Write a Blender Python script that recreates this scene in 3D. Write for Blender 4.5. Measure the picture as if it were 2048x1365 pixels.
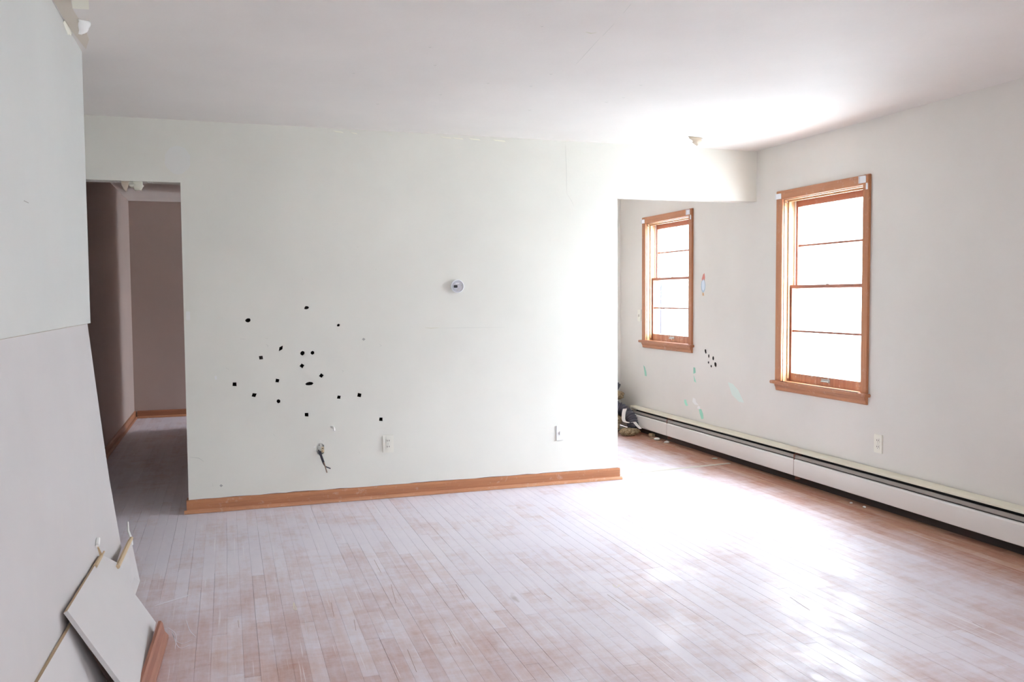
import bpy, bmesh, math, random
from mathutils import Vector, Matrix, noise, geometry

for o in list(bpy.data.objects):
    bpy.data.objects.remove(o)
S = bpy.context.scene
COL = S.collection
RND = random.Random(7)

# ------------------------------------------------------------------ camera
CAM = Vector((-2.4615, -5.697, 1.3443))
YAW, PITCH, ROLL, FPX = -0.3203, -0.0516, -0.0067, 1720.0
ca, sa, cb, sb = math.cos(YAW), math.sin(YAW), math.cos(PITCH), math.sin(PITCH)
fwd = Vector((-sa * cb, ca * cb, sb)); r0 = Vector((ca, sa, 0)); u0 = r0.cross(fwd)
cc, sc_ = math.cos(ROLL), math.sin(ROLL)
rgt = cc * r0 + sc_ * u0; upv = -sc_ * r0 + cc * u0
cd = bpy.data.cameras.new('camera'); cam = bpy.data.objects.new('camera', cd); COL.objects.link(cam)
M = Matrix((rgt, upv, -fwd)).transposed().to_4x4(); M.translation = CAM
cam.matrix_world = M
cd.sensor_width = 36.0; cd.lens = FPX / 2048 * 36; cd.clip_start = 0.02
S.camera = cam

# ------------------------------------------------------------------ light
S.view_settings.view_transform = 'Standard'; S.view_settings.look = 'None'
S.view_settings.gamma = 1.0; S.view_settings.use_curve_mapping = False
S.view_settings.exposure = 3.60
S.cycles.use_denoising = True
S.cycles.max_bounces = 14; S.cycles.diffuse_bounces = 9; S.cycles.transparent_max_bounces = 12
S.cycles.sample_clamp_indirect = 6.0
W = bpy.data.worlds.new('overcast_sky'); S.world = W; W.use_nodes = True
nt = W.node_tree; nt.nodes.clear()
wo = nt.nodes.new('ShaderNodeOutputWorld'); wb = nt.nodes.new('ShaderNodeBackground')
tc = nt.nodes.new('ShaderNodeTexCoord'); sx = nt.nodes.new('ShaderNodeSeparateXYZ')
rp = nt.nodes.new('ShaderNodeValToRGB')
rp.color_ramp.elements[0].position = 0.0; rp.color_ramp.elements[0].color = (0.345, 0.380, 0.423, 1)
rp.color_ramp.elements[1].position = 1.0; rp.color_ramp.elements[1].color = (0.86, 0.95, 1.06, 1)
nt.links.new(tc.outputs['Generated'], sx.inputs[0]); nt.links.new(sx.outputs['Z'], rp.inputs[0])
nt.links.new(rp.outputs[0], wb.inputs[0]); nt.links.new(wb.outputs[0], wo.inputs[0])
wb.inputs[1].default_value = 5.0
sl = bpy.data.lights.new('sun', 'SUN'); sl.energy = 2.8; sl.angle = math.radians(3); sl.color = (1.0, .99, .97)
so = bpy.data.objects.new('sun', sl); COL.objects.link(so); so.rotation_euler = (math.radians(-42), 0, 0)

XR, XL, H = 1.4068, -3.0425, 2.44
YE = -1.43          # end of the left wall
YREAR = -7.2
XHL, XHR = -3.47, -2.35   # hall
YHB = 4.8
YN = 2.395          # far wall of the side room
YAW1 = (-0.347, -1.180, 0.711, 2.035)
YAW2 = (1.805, 0.991, 0.912, 2.035)
YAW3 = (-5.0, -5.42, 0.711, 2.035)

def portal(name, loc, rot, w, h):
    l = bpy.data.lights.new(name, 'AREA'); l.shape = 'RECTANGLE'; l.size = w; l.size_y = h
    l.cycles.is_portal = True
    o = bpy.data.objects.new(name, l); COL.objects.link(o); o.location = loc; o.rotation_euler = rot
for i, (a, b, z0, z1) in enumerate((YAW1, YAW2, YAW3)):
    portal('window_portal', (XR + 0.2, (a + b) / 2, (z0 + z1) / 2), (0, math.pi / 2, 0), z1 - z0, a - b)
portal('window_portal', (-.7, YREAR - 0.2, 1.45), (math.pi / 2, 0, 0), .8, 1.1)
portal('window_portal', (0.5, 4.35, 1.45), (0, math.pi / 2, 0), 1.1, 0.8)

# ------------------------------------------------------------------ helpers
def tag(o, label=None, cat=None, group=None, kind=None):
    if label: o['label'] = label
    if cat: o['category'] = cat
    if group: o['group'] = group
    if kind: o['kind'] = kind
    return o
def empty(name, loc=(0, 0, 0)):
    o = bpy.data.objects.new(name, None); o.empty_display_size = 0.05; COL.objects.link(o); o.location = loc; return o
def root_of(p):
    while p is not None and p.parent is not None: p = p.parent
    return p
def obj(name, bm, mats, parent=None, smooth=False):
    """bm is in world coordinates; parents sit at root.location"""
    if parent is not None:
        off = root_of(parent).location
        bmesh.ops.translate(bm, verts=bm.verts, vec=-off)
    bmesh.ops.recalc_face_normals(bm, faces=bm.faces)
    me = bpy.data.meshes.new(name); bm.to_mesh(me); bm.free()
    for m in (mats if isinstance(mats, (list, tuple)) else [mats]): me.materials.append(m)
    if smooth:
        for p in me.polygons: p.use_smooth = True
    o = bpy.data.objects.new(name, me); COL.objects.link(o)
    if parent is not None: o.parent = parent
    return o
def thing(name, bm, mats, loc, label, cat, group=None, smooth=False):
    """a single-mesh thing with its origin at loc"""
    bmesh.ops.translate(bm, verts=bm.verts, vec=-Vector(loc))
    o = obj(name, bm, mats, None, smooth); o.location = loc
    return tag(o, label, cat, group)
def box(bm, x0, x1, y0, y1, z0, z1, bev=0.0, mi=0):
    x0, x1 = min(x0, x1), max(x0, x1); y0, y1 = min(y0, y1), max(y0, y1); z0, z1 = min(z0, z1), max(z0, z1)
    t = bmesh.new()
    bmesh.ops.create_cube(t, size=1)
    for v in t.verts: v.co = Vector((x0 + (v.co.x + .5) * (x1 - x0), y0 + (v.co.y + .5) * (y1 - y0), z0 + (v.co.z + .5) * (z1 - z0)))
    if bev: bmesh.ops.bevel(t, geom=list(t.edges), offset=bev, segments=2, affect='EDGES', clamp_overlap=True)
    merge(bm, t, mi)
def merge(bm, t, mi=None):
    mp = {}
    for v in t.verts: mp[v] = bm.verts.new(v.co)
    for f in t.faces:
        try: nf = bm.faces.new([mp[v] for v in f.verts])
        except ValueError: continue
        nf.material_index = f.material_index if mi is None else mi
    t.free()
def new(): return bmesh.new()
def bx(*a, **k):
    b = new(); box(b, *a, **k); return b
def extrude_profile(prof, axis, a, b, bm=None):
    """prof: closed list of 3D-less pairs; axis 'x': (y,z) pairs, 'y': (x,z)"""
    bm = bm or new()
    def P(p, t): return (t, p[0], p[1]) if axis == 'x' else (p[0], t, p[1]) if axis == 'y' else (p[0], p[1], t)
    A = [bm.verts.new(P(p, a)) for p in prof]; B = [bm.verts.new(P(p, b)) for p in prof]
    n = len(prof)
    for i in range(n): bm.faces.new((A[i], A[(i + 1) % n], B[(i + 1) % n], B[i]))
    bm.faces.new(A); bm.faces.new(B[::-1])
    return bm
def tube(path, rad, seg=10, bm=None, mi=0, cap=True):
    bm = bm or new(); rings = []; n = len(path)
    path = [Vector(p) for p in path]
    prev = None
    for i, p in enumerate(path):
        d = (path[min(i + 1, n - 1)] - path[max(i - 1, 0)]).normalized()
        if prev is None:
            a = d.cross(Vector((0, 0, 1)));
            if a.length < .1: a = d.cross(Vector((1, 0, 0)))
            a.normalize()
        else: a = (prev - d * prev.dot(d)).normalized()
        prev = a; b = d.cross(a)
        r = rad(i / (n - 1)) if callable(rad) else rad
        rings.append([bm.verts.new(p + (a * math.cos(2 * math.pi * k / seg) + b * math.sin(2 * math.pi * k / seg)) * r) for k in range(seg)])
    for i in range(n - 1):
        for k in range(seg):
            f = bm.faces.new((rings[i][k], rings[i][(k + 1) % seg], rings[i + 1][(k + 1) % seg], rings[i + 1][k])); f.material_index = mi
    if cap:
        bm.faces.new(rings[0][::-1]).material_index = mi; bm.faces.new(rings[-1]).material_index = mi
    return bm
def catmull(pts, k=8):
    pts = [Vector(p) for p in pts]; P = [pts[0] * 2 - pts[1]] + pts + [pts[-1] * 2 - pts[-2]]; out = []
    for i in range(1, len(P) - 2):
        for j in range(k):
            t = j / k
            out.append(0.5 * ((2 * P[i]) + (P[i + 1] - P[i - 1]) * t + (2 * P[i - 1] - 5 * P[i] + 4 * P[i + 1] - P[i + 2]) * t * t + (3 * P[i] - P[i - 1] - 3 * P[i + 1] + P[i + 2]) * t ** 3))
    out.append(pts[-1]); return out
def inside(p, poly):
    c = False; n = len(poly); x, y = p
    for i in range(n):
        x1, y1 = poly[i]; x2, y2 = poly[(i + 1) % n]
        if (y1 > y) != (y2 > y) and x < (x2 - x1) * (y - y1) / (y2 - y1) + x1: c = not c
    return c
def sheet(outline, holes, to3, t, bm=None, side_mi=0):
    """flat board with real holes: outline / holes in 2D, to3(u, v, depth) -> point"""
    bm = bm or new(); V = []; E = []; loops = [outline] + holes
    for lp in loops:
        s = len(V); V += [Vector(p) for p in lp]; E += [(s + i, s + (i + 1) % len(lp)) for i in range(len(lp))]
    vs, es, fs, *_ = geometry.delaunay_2d_cdt(V, E, [], 0, 1e-6)
    keep = []
    for f in fs:
        c = sum((vs[i] for i in f), Vector((0, 0))) / len(f)
        if inside(c, outline) and not any(inside(c, h) for h in holes): keep.append(f)
    F = [bm.verts.new(to3(v.x, v.y, 0)) for v in vs]; B = [bm.verts.new(to3(v.x, v.y, t)) for v in vs]
    cnt = {}
    for f in keep:
        bm.faces.new([F[i] for i in f]); bm.faces.new([B[i] for i in reversed(f)])
        for i in range(len(f)):
            k = (f[i], f[(i + 1) % len(f)]); cnt[frozenset(k)] = cnt.get(frozenset(k), []) + [k]
    for ks in cnt.values():
        if len(ks) == 1:
            a, b = ks[0]
            nf = bm.faces.new((F[b], F[a], B[a], B[b])); nf.material_index = side_mi
    for v in [v for v in bm.verts if not v.link_faces]: bm.verts.remove(v)
    return bm

# ------------------------------------------------------------------ materials
def mat(name, col, rough=0.6, metal=0.0, spec=0.5):
    m = bpy.data.materials.new(name); m.use_nodes = True
    b = m.node_tree.nodes['Principled BSDF']
    b.inputs['Base Color'].default_value = (*col, 1); b.inputs['Roughness'].default_value = rough
    b.inputs['Metallic'].default_value = metal; b.inputs['Specular IOR Level'].default_value = spec
    return m
class N:
    def __init__(s, m): s.t = m.node_tree; s.b = s.t.nodes['Principled BSDF']
    def n(s, ty, **k):
        x = s.t.nodes.new(ty)
        for a, v in k.items(): setattr(x, a, v)
        return x
    def l(s, a, b): s.t.links.new(a, b)
    def pos(s, scale=(1, 1, 1), loc=(0, 0, 0)):
        g = s.n('ShaderNodeNewGeometry'); mp = s.n('ShaderNodeMapping'); mp.inputs['Scale'].default_value = scale
        mp.inputs['Location'].default_value = loc
        s.l(g.outputs['Position'], mp.inputs[0]); return mp.outputs[0]
    def noise(s, vec, scale, detail=4, rough=0.55):
        x = s.n('ShaderNodeTexNoise'); x.inputs['Scale'].default_value = scale; x.inputs['Detail'].default_value = detail
        x.inputs['Roughness'].default_value = rough; s.l(vec, x.inputs['Vector']); return x.outputs['Fac']
    def ramp(s, fac, a, b, ca=(0, 0, 0, 1), cb=(1, 1, 1, 1)):
        x = s.n('ShaderNodeValToRGB'); e = x.color_ramp.elements
        e[0].position = a; e[0].color = ca; e[1].position = b; e[1].color = cb; s.l(fac, x.inputs[0]); return x.outputs[0]
    def mix(s, f, a, b, bt='MIX'):
        x = s.n('ShaderNodeMix'); x.data_type = 'RGBA'; x.blend_type = bt
        for v, i in ((f, 0), (a, 6), (b, 7)):
            if hasattr(v, 'links'): s.l(v, x.inputs[i])
            else: x.inputs[i].default_value = v if i == 0 else (*v[:3], 1)
        return x.outputs[2]
    def math(s, op, a, b=0.0, clamp=False):
        x = s.n('ShaderNodeMath', operation=op); x.use_clamp = clamp
        for v, i in ((a, 0), (b, 1)):
            if hasattr(v, 'links'): s.l(v, x.inputs[i])
            else: x.inputs[i].default_value = v
        return x.outputs[0]
    def bump(s, h, strength=0.1, dist=0.01):
        x = s.n('ShaderNodeBump'); x.inputs['Strength'].default_value = strength; x.inputs['Distance'].default_value = dist
        s.l(h, x.inputs['Height']); s.l(x.outputs[0], s.b.inputs['Normal'])
    def col(s, c): s.l(c, s.b.inputs['Base Color'])
def paint(name, c, rough=0.55, var=0.035, bump=0.06, stain=(0.74, 0.70, 0.58), stain_amt=0.10, seed=0):
    m = mat(name, c, rough); k = N(m); p = k.pos(loc=(seed, seed * .7, 0))
    n1 = k.noise(p, 1.1, 5); n2 = k.noise(p, 60, 3); n3 = k.noise(p, 5, 6, .7)
    a = k.mix(k.ramp(n1, .35, .65), tuple(x * (1 - var) for x in c), tuple(min(1, x * (1 + var)) for x in c))
    st = k.ramp(n3, .60, .78)
    a = k.mix(k.math('MULTIPLY', st, stain_amt), a, stain)
    k.col(a); k.bump(k.math('ADD', n2, k.math('MULTIPLY', n3, 1.5)), bump, .004)
    return m
def wood(name, c1, c2, axis, rough=0.4, scale=14, wear=0.0, wearc=(.75, .7, .66)):
    m = mat(name, c1, rough); k = N(m)
    s = {'x': (0.05, 1, 1), 'y': (1, 0.05, 1), 'z': (1, 1, 0.05)}[axis]
    p = k.pos(scale=s); n1 = k.noise(p, scale, 5, .6); n2 = k.noise(p, scale * 6, 4, .6)
    c = k.mix(k.ramp(n1, .35, .68), c1, c2)
    c = k.mix(k.math('MULTIPLY', k.ramp(n2, .45, .75), .35), c, tuple(x * .55 for x in c1))
    if wear:
        n3 = k.noise(k.pos(), 25, 5, .7); c = k.mix(k.math('MULTIPLY', k.ramp(n3, .58, .70), wear), c, wearc)
    k.col(c); k.bump(n2, .12, .002); return m
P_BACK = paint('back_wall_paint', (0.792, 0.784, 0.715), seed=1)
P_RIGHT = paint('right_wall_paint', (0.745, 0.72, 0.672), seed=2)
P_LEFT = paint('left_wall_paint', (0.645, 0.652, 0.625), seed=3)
P_CEIL = paint('ceiling_paint', (0.775, 0.74, 0.70), rough=.7, bump=.15, seed=4)
P_HALL = paint('hall_paint', (0.50, 0.405, 0.36), seed=5)
P_NOOK = paint('side_room_paint', (0.80, 0.79, 0.74), seed=6)
P_SHEET = paint('lower_sheet_paint', (0.60, 0.575, 0.57), rough=.5, stain_amt=.2, seed=8)
GYP = paint('torn_gypsum_core', (0.62, 0.47, 0.30), rough=.9, var=.2, bump=.6, seed=9)
TORN = paint('torn_cream_paper', (0.87, 0.855, 0.74), rough=.8, var=.1, seed=10)
BROWNPAPER = paint('brown_paper', (0.58, 0.50, 0.40), rough=.85, var=.1, seed=11)
WHITEP = paint('white_plaster', (0.86, 0.86, 0.84), rough=.8, bump=.3, seed=12)
GREENP = paint('green_under_paint', (0.30, 0.62, 0.48), rough=.6, var=.3, seed=13)
PALEG = paint('pale_green_under_paint', (0.70, 0.80, 0.74), rough=.6, seed=14)
W1c, W2c = (0.42, 0.165, 0.075), (0.56, 0.245, 0.11)
WX = wood('stained_wood_along_x', W1c, W2c, 'x', wear=.25)
WXS = wood('shoe_highlight_wood_x', (0.52, 0.235, 0.12), (0.64, 0.33, 0.18), 'x', rough=.3, wear=.35)  # highlight along the shoe put into a lighter wood tone
WY = wood('stained_wood_along_y', W1c, W2c, 'y', wear=.25)
WZ = wood('stained_wood_along_z', W1c, W2c, 'z', wear=.15)
WSH = wood('red_sash_wood', (0.34, 0.12, 0.07), (0.46, 0.18, 0.11), 'y', wear=.15)
WRAIL = wood('weathered_rail_wood', (0.40, 0.17, 0.10), (0.58, 0.33, 0.20), 'z', scale=20, wear=.9)
WJ = wood('pale_highlit_jamb_wood', (0.46, 0.25, 0.12), (0.60, 0.38, 0.21), 'z', wear=.5)  # paler wood, with the bright reflection on the head jamb in its colour
WB = wood('dark_red_wood', (0.30, 0.115, 0.07), (0.42, 0.18, 0.12), 'y', rough=.45)
IVORY = mat('ivory_plastic', (0.84, 0.82, 0.73), .35)
WPLAS = mat('white_plastic', (0.85, 0.86, 0.88), .35)
DARK = mat('dark_slot', (0.02, 0.018, 0.016), .6)
BLACK = mat('black_plastic', (0.02, 0.02, 0.02), .4)
METAL = mat('worn_metal', (0.55, 0.54, 0.52), .35, 1.0)
TRACK = mat('white_metal_track', (0.80, 0.82, 0.84), .4)
RUST = mat('rusty_edge', (0.22, 0.10, 0.07), .8)
CREAM = paint('cream_enamel', (0.76, 0.73, 0.60), rough=.4, bump=.02, seed=15)
PANEL = paint('white_enamel', (0.80, 0.785, 0.755), rough=.35, bump=.02, seed=16)
CAV = mat('cavity_shade', (0.05, 0.04, 0.035), .9)
GREY = mat('hairline_grey', (0.42, 0.41, 0.38), .8)
WIRE1 = mat('black_wire', (0.04, 0.035, 0.05), .5)
WIRE2 = mat('brown_cloth_wire', (0.30, 0.20, 0.14), .7)
TAPE = mat('yellowed_tape', (0.84, 0.82, 0.70), .5)
HOSE = mat('dark_ribbed_plastic', (0.09, 0.09, 0.115), .40)
def insul():
    m = mat('tan_insulation', (0.5, 0.38, 0.2), .95); k = N(m); n = k.noise(k.pos(), 45, 6, .75)
    k.col(k.mix(k.ramp(n, .35, .65), (.22, .13, .06), (.72, .60, .38))); k.bump(n, 1, .02); return m
INS = insul()
def glass():
    m = bpy.data.materials.new('window_glass'); m.use_nodes = True; t = m.node_tree; t.nodes.clear()
    o = t.nodes.new('ShaderNodeOutputMaterial'); mx = t.nodes.new('ShaderNodeMixShader')
    tr = t.nodes.new('ShaderNodeBsdfTransparent'); gl = t.nodes.new('ShaderNodeBsdfGlossy')
    gl.inputs['Roughness'].default_value = .02; tr.inputs[0].default_value = (.97, .98, .98, 1); mx.inputs[0].default_value = .05
    t.links.new(tr.outputs[0], mx.inputs[1]); t.links.new(gl.outputs[0], mx.inputs[2]); t.links.new(mx.outputs[0], o.inputs[0]); return m
GLASS = glass()
def plank_mat():
    m = mat('dusty_oak_strip', (.5, .3, .2), .42); k = N(m)
    at = k.n('ShaderNodeAttribute'); at.attribute_name = 'tone'; tone = at.outputs['Fac']
    g = k.n('ShaderNodeNewGeometry'); sp = k.n('ShaderNodeSeparateXYZ'); k.l(g.outputs['Position'], sp.inputs[0])
    X, Y = sp.outputs['X'], sp.outputs['Y']
    # wood under the dust
    gr = k.noise(k.pos(scale=(1, .04, 1)), 40, 5, .65)
    woodc = k.mix(tone, (.45, .225, .15), (.56, .335, .22))
    woodc = k.mix(k.math('MULTIPLY', k.ramp(gr, .4, .7), .5), woodc, (.33, .15, .09))
    wide = k.noise(k.pos(loc=(3, 1, 0)), .9, 3, .5)
    # pale sanding dust: broad clouds, streaks along and across the boards
    d1 = k.noise(k.pos(loc=(5, 2, 0)), 2.2, 10, .74)
    d2 = k.noise(k.pos(scale=(.35, 1.6, 1), loc=(1, 7, 0)), 14, 6, .7)
    d3 = k.noise(k.pos(scale=(2.2, .25, 1), loc=(9, 3, 0)), 14, 5, .7)
    d = k.math('ADD', k.math('MULTIPLY', d1, .58), k.math('ADD', k.math('MULTIPLY', d2, .19), k.math('MULTIPLY', d3, .23)))
    d = k.math('ADD', d, k.math('MULTIPLY', k.math('SUBTRACT', tone, .5), .085))
    # dust is swept away along the heater and thinner towards the near left corner
    dx = k.math('SUBTRACT', XR - .07, X)
    edge = k.math('SUBTRACT', 1.0, k.math('DIVIDE', dx, .55), True)
    near = k.math('DIVIDE', k.math('SUBTRACT', -1.0, Y), 1.9, True)
    left = k.math('ADD', k.math('DIVIDE', k.math('SUBTRACT', -1.2, X), 1.4, True), .22, True)
    d = k.math('SUBTRACT', d, k.math('MULTIPLY', edge, .42))
    d = k.math('SUBTRACT', d, k.math('MULTIPLY', k.math('MULTIPLY', near, left), .22))
    mask = k.ramp(d, .15, .48)
    dustc = k.mix(wide, (.68, .655, .745), (.79, .768, .83))
    c = k.mix(k.math('MULTIPLY', mask, .90), woodc, dustc)
    # thin light scratches and small dark knots
    v = k.n('ShaderNodeTexVoronoi'); v.feature = 'DISTANCE_TO_EDGE'; v.inputs['Scale'].default_value = 2.3
    k.l(k.pos(scale=(1, 1, 1)), v.inputs['Vector'])
    sc1 = k.noise(k.pos(scale=(1, .02, 1), loc=(4, 4, 0)), 90, 2, .5)
    c = k.mix(k.math('MULTIPLY', k.ramp(sc1, .66, .72), .55), c, (.82, .80, .82))
    kn = k.noise(k.pos(scale=(1, .35, 1), loc=(2, 8, 0)), 9, 3, .5)
    c = k.mix(k.math('MULTIPLY', k.ramp(kn, .72, .78), .45), c, (.24, .15, .12))
    k.col(c)
    worn = k.ramp(k.noise(k.pos(scale=(1, .5, 1), loc=(6, 1, 0)), 7, 9, .75), .44, .60)
    k.l(k.ramp(worn, 0, 1, (.38, .38, .38, 1), (.62, .62, .62, 1)), k.b.inputs['Roughness'])
    k.bump(k.math('ADD', gr, d2), .10, .003)
    return m
PLANK = plank_mat()

# ------------------------------------------------------------------ room shell
def struct(name, bm, m, parent=None, smooth=False):
    o = obj(name, bm, m, parent, smooth)
    if parent is None: o['kind'] = 'structure'
    return o

# floor base, then one object per oak strip
fb = new()
box(fb, -4.3, XR + .16, YREAR - .16, 0.115, -.12, -.010)
box(fb, -4.3, XR + .16, 0.115, YN + .12, -.12, -.010); box(fb, -4.3, .32, YN + .12, 4.95, -.12, -.010)
SUB = paint('dusty_joint_fill', (0.66, 0.62, 0.66), seed=17)
floor = struct('floor', fb, SUB)
def plank_bm(bm, x0, x1, y0, y1, z, tone, lay):
    c = .0004; zb = -.010
    V = [bm.verts.new(p) for p in ((x0, y0, zb), (x1, y0, zb), (x1, y1, zb), (x0, y1, zb),
         (x0, y0, z - c), (x1, y0, z - c), (x1, y1, z - c), (x0, y1, z - c),
         (x0 + c, y0 + c, z), (x1 - c, y0 + c, z), (x1 - c, y1 - c, z), (x0 + c, y1 - c, z))]
    fs = []
    for k in range(4):
        j = (k + 1) % 4
        fs += [bm.faces.new((V[k], V[j], V[j + 4], V[k + 4])), bm.faces.new((V[k + 4], V[j + 4], V[j + 8], V[k + 8]))]
    fs += [bm.faces.new(V[8:12]), bm.faces.new(V[3::-1])]
    for f in fs:
        for lp in f.loops: lp[lay] = (tone, tone, tone, 1)
PW = 0.057
planks = []
x = -4.14
while x < XR - .005:
    x1 = min(x + PW, XR + .0)
    if x < XHL - .01: segs = [(YREAR, 0.02)]
    elif x < XHR: segs = [(YREAR, YHB)]
    else: segs = [(YREAR, YN if x > XHR else YHB)]
    for a, b in segs:
        y = a - RND.random() * .8
        while y < b:
            L = RND.choice((.35, .6, .8, 1.0, 1.3, .5, .9)) * RND.uniform(.85, 1.15)
            y0, y1 = max(y, a), min(y + L, b)
            if y1 - y0 > .02: planks.append((x, x1, y0, y1))
            y += L
    x += PW
x = XHR
while x < .2:                       # the little room beyond the hall
    planks.append((x, x + PW, 3.9, YHB)); x += PW
def vis(p):
    best = None
    for yy in (p[2], (p[2] + p[3]) / 2, p[3]):
        d = Vector(((p[0] + p[1]) / 2, yy, 0)) - CAM; z = d.dot(fwd)
        if z < .2: continue
        u, v = 1024 + FPX * d.dot(rgt) / z, 682 - FPX * d.dot(upv) / z
        if 60 < u < 2060 and v < 1380 and z > 1: best = z if best is None else min(best, z)
    if p[0] < XHR and p[3] < YE - .25 and p[0] < -2.85: return None
    if .05 < p[3] and p[2] > -.05 and XHR < p[0] < .15: return None
    return best
order = sorted([(vis(p), i) for i, p in enumerate(planks) if vis(p)])
chosen = set(i for _, i in order[:296])
rest = new(); rl = rest.loops.layers.color.new('tone')
for i, p in enumerate(planks):
    tone = RND.random(); z = RND.uniform(-.0005, .0)
    g = .0008 if RND.random() < .22 else .00018
    a = (p[0] + .00015, p[1] - g, p[2] + .0002, p[3] - .0002, z, tone)
    if i in chosen:
        b = new(); l = b.loops.layers.color.new('tone'); plank_bm(b, *a, l); obj('plank', b, PLANK, floor)
    else: plank_bm(rest, *a, rl)
o = obj('floor_strips', rest, PLANK, floor); o['kind'] = 'stuff'

# ceiling
ceil = struct('ceiling', sheet([(-4.3, YREAR - .16), (XR + .16, YREAR - .16), (XR + .16, YN + .12), (.32, YN + .12), (.32, 4.95), (-4.3, 4.95)], [], lambda u, v, d: (u, v, H + d), .12), P_CEIL)

# back wall: drywall face with the door opening, the wide opening and the punched holes
XJ1, XJ2, ZH = -2.7121, 0.2393, 2.059
def at_back(px, py, yy=0.0):
    d = fwd + rgt * (px - 1024) / FPX - upv * (py - 682.5) / FPX
    return CAM + d * ((yy - CAM.y) / d.y)
def at_right(px, py, xx=XR):
    d = fwd + rgt * (px - 1024) / FPX - upv * (py - 682.5) / FPX
    return CAM + d * ((xx - CAM.x) / d.x)
def at_z(px, py, zz=0.0):
    d = fwd + rgt * (px - 1024) / FPX - upv * (py - 682.5) / FPX
    return CAM + d * ((zz - CAM.z) / d.z)
def blob(cx, cy, rx, ry, n, rot=0.0, jit=0.12):
    out = []
    for k in range(n):
        a = 2 * math.pi * k / n; r = 1 + RND.uniform(-jit, jit)
        u, v = rx * r * math.cos(a), ry * r * math.sin(a)
        out.append((cx + u * math.cos(rot) - v * math.sin(rot), cy + u * math.sin(rot) + v * math.cos(rot)))
    return out
HOLES = [(613, 616, 14, 10, 7, .2), (496, 641, 15, 12, 8, .1), (677, 651, 11, 9, 5, .3), (562, 697, 16, 8, 4, .95), (605, 707, 13, 13, 8, 0), (625, 706, 12, 12, 6, .4),
         (522, 716, 12, 11, 4, .9), (604, 732, 12, 12, 4, .15), (643, 752, 11, 11, 4, .1), (619, 768, 22, 11, 8, 0), (469, 769, 12, 12, 4, .75), (555, 762, 12, 11, 4, .6),
         (508, 791, 13, 12, 4, .5), (557, 803, 12, 13, 6, .3), (678, 795, 11, 10, 4, .6), (719, 791, 12, 12, 4, .55), (613, 830, 12, 12, 4, .75), (762, 839, 11, 12, 4, .7)]
hl = []
for (px, py, rx, ry, n, rot) in HOLES:
    p = at_back(px, py); q = math.sqrt(2) if n == 4 else 1.12
    hl.append(blob(p.x, p.z, rx / 1000 * q, ry / 1000 * q, n, rot))
p = at_back(641, 899); hl.append(blob(p.x, p.z, .026, .042, 10, 0, .1))     # old electrical box
XBL = -4.14
outl = [(XBL, 0), (XHL, 0), (XHL, ZH), (XJ1, ZH), (XJ1, 0), (XJ2, 0), (XJ2, ZH), (XR, ZH), (XR, H), (XBL, H)]
wbk = struct('wall_back', sheet(outl, hl, lambda u, v, d: (u, d, v), .0127), P_BACK)
b = sheet(outl, [], lambda u, v, d: (u, .103 + d, v), .0127)
obj('wall_rear_face', b, P_NOOK, wbk)
b = new()
for (x0, x1, z0, z1) in ((XJ1, XJ1 + .012, 0, ZH), (XJ2 - .012, XJ2, 0, ZH), (XHL - .012, XHL, 0, ZH)):
    box(b, x0, x1, .0127, .103, z0, z1)
for (x0, x1) in ((XHL, XJ1), (XJ2, XR)): box(b, x0, x1, .0127, .103, ZH, ZH + .012)
obj('reveal', b, P_BACK, wbk)
b = new()                               # studs and a near-black sheet, cavity shade put into the colour
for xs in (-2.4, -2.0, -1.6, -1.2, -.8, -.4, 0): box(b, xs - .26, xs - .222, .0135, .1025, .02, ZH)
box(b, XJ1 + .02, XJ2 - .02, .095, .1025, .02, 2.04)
obj('cavity_shade_backing', b, CAV, wbk)

# right wall with two windows in view and an unseen one added for fill
rh = []
for (a, c, z0, z1) in (YAW1, YAW2, YAW3): rh.append([(a, z0 - .02), (c, z0 - .02), (c, z1), (a, z1)])
out_holes = [list(h) for h in rh]
for (px, py, rx, ry, rot) in ((1411.5, 703.5, 9, 17, -.45), (1417.5, 712.5, 7, 13, 0), (1426.5, 717, 8, 14, .1), (1428, 722, 8, 12, .15), (1417, 725.5, 6, 9, .1), (1422.5, 733, 7, 8, 0), (1431, 729.5, 10, 17, -.5)):
    p = at_right(px, py); rh.append(blob(p.y, p.z, rx * 1.7 / 1000, ry * 1.3 / 1000, 6, rot, .12))
# merge the two touching holes into one by dropping the smaller
rh.pop(-4)
Y1, Y2 = YREAR, YN
wr = struct('wall_right', sheet([(Y1, 0), (Y2, 0), (Y2, H), (Y1, H)], rh, lambda u, v, d: (XR + d, u, v), .0127, side_mi=1), [P_RIGHT, CAV])  # hole sides near-black: the shade inside them is put into the colour
b = sheet([(Y1 - .16, 0), (YN + .1, 0), (YN + .1, H), (Y1 - .16, H)], out_holes, lambda u, v, d: (XR + .125 + d, u, v), .02)
EXT = paint('outer_siding', (.7, .7, .68), seed=21)
obj('wall_outer_face', b, EXT, wr)
b = bx(XR + .115, XR + .12, .6, .9, .3, 1.0); obj('cavity_shade_backing', b, CAV, wr)  # dark sheet behind the holes, standing in for cavity shade

# left wall: upper board, with a lower board that has come loose in front of it
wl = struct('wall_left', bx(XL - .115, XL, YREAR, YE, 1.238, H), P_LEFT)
b = bx(XL - .115, XL - .030, YREAR, YE - .02, 0, 1.238); obj('wall_lower_backing', b, BROWNPAPER, wl)

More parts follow.
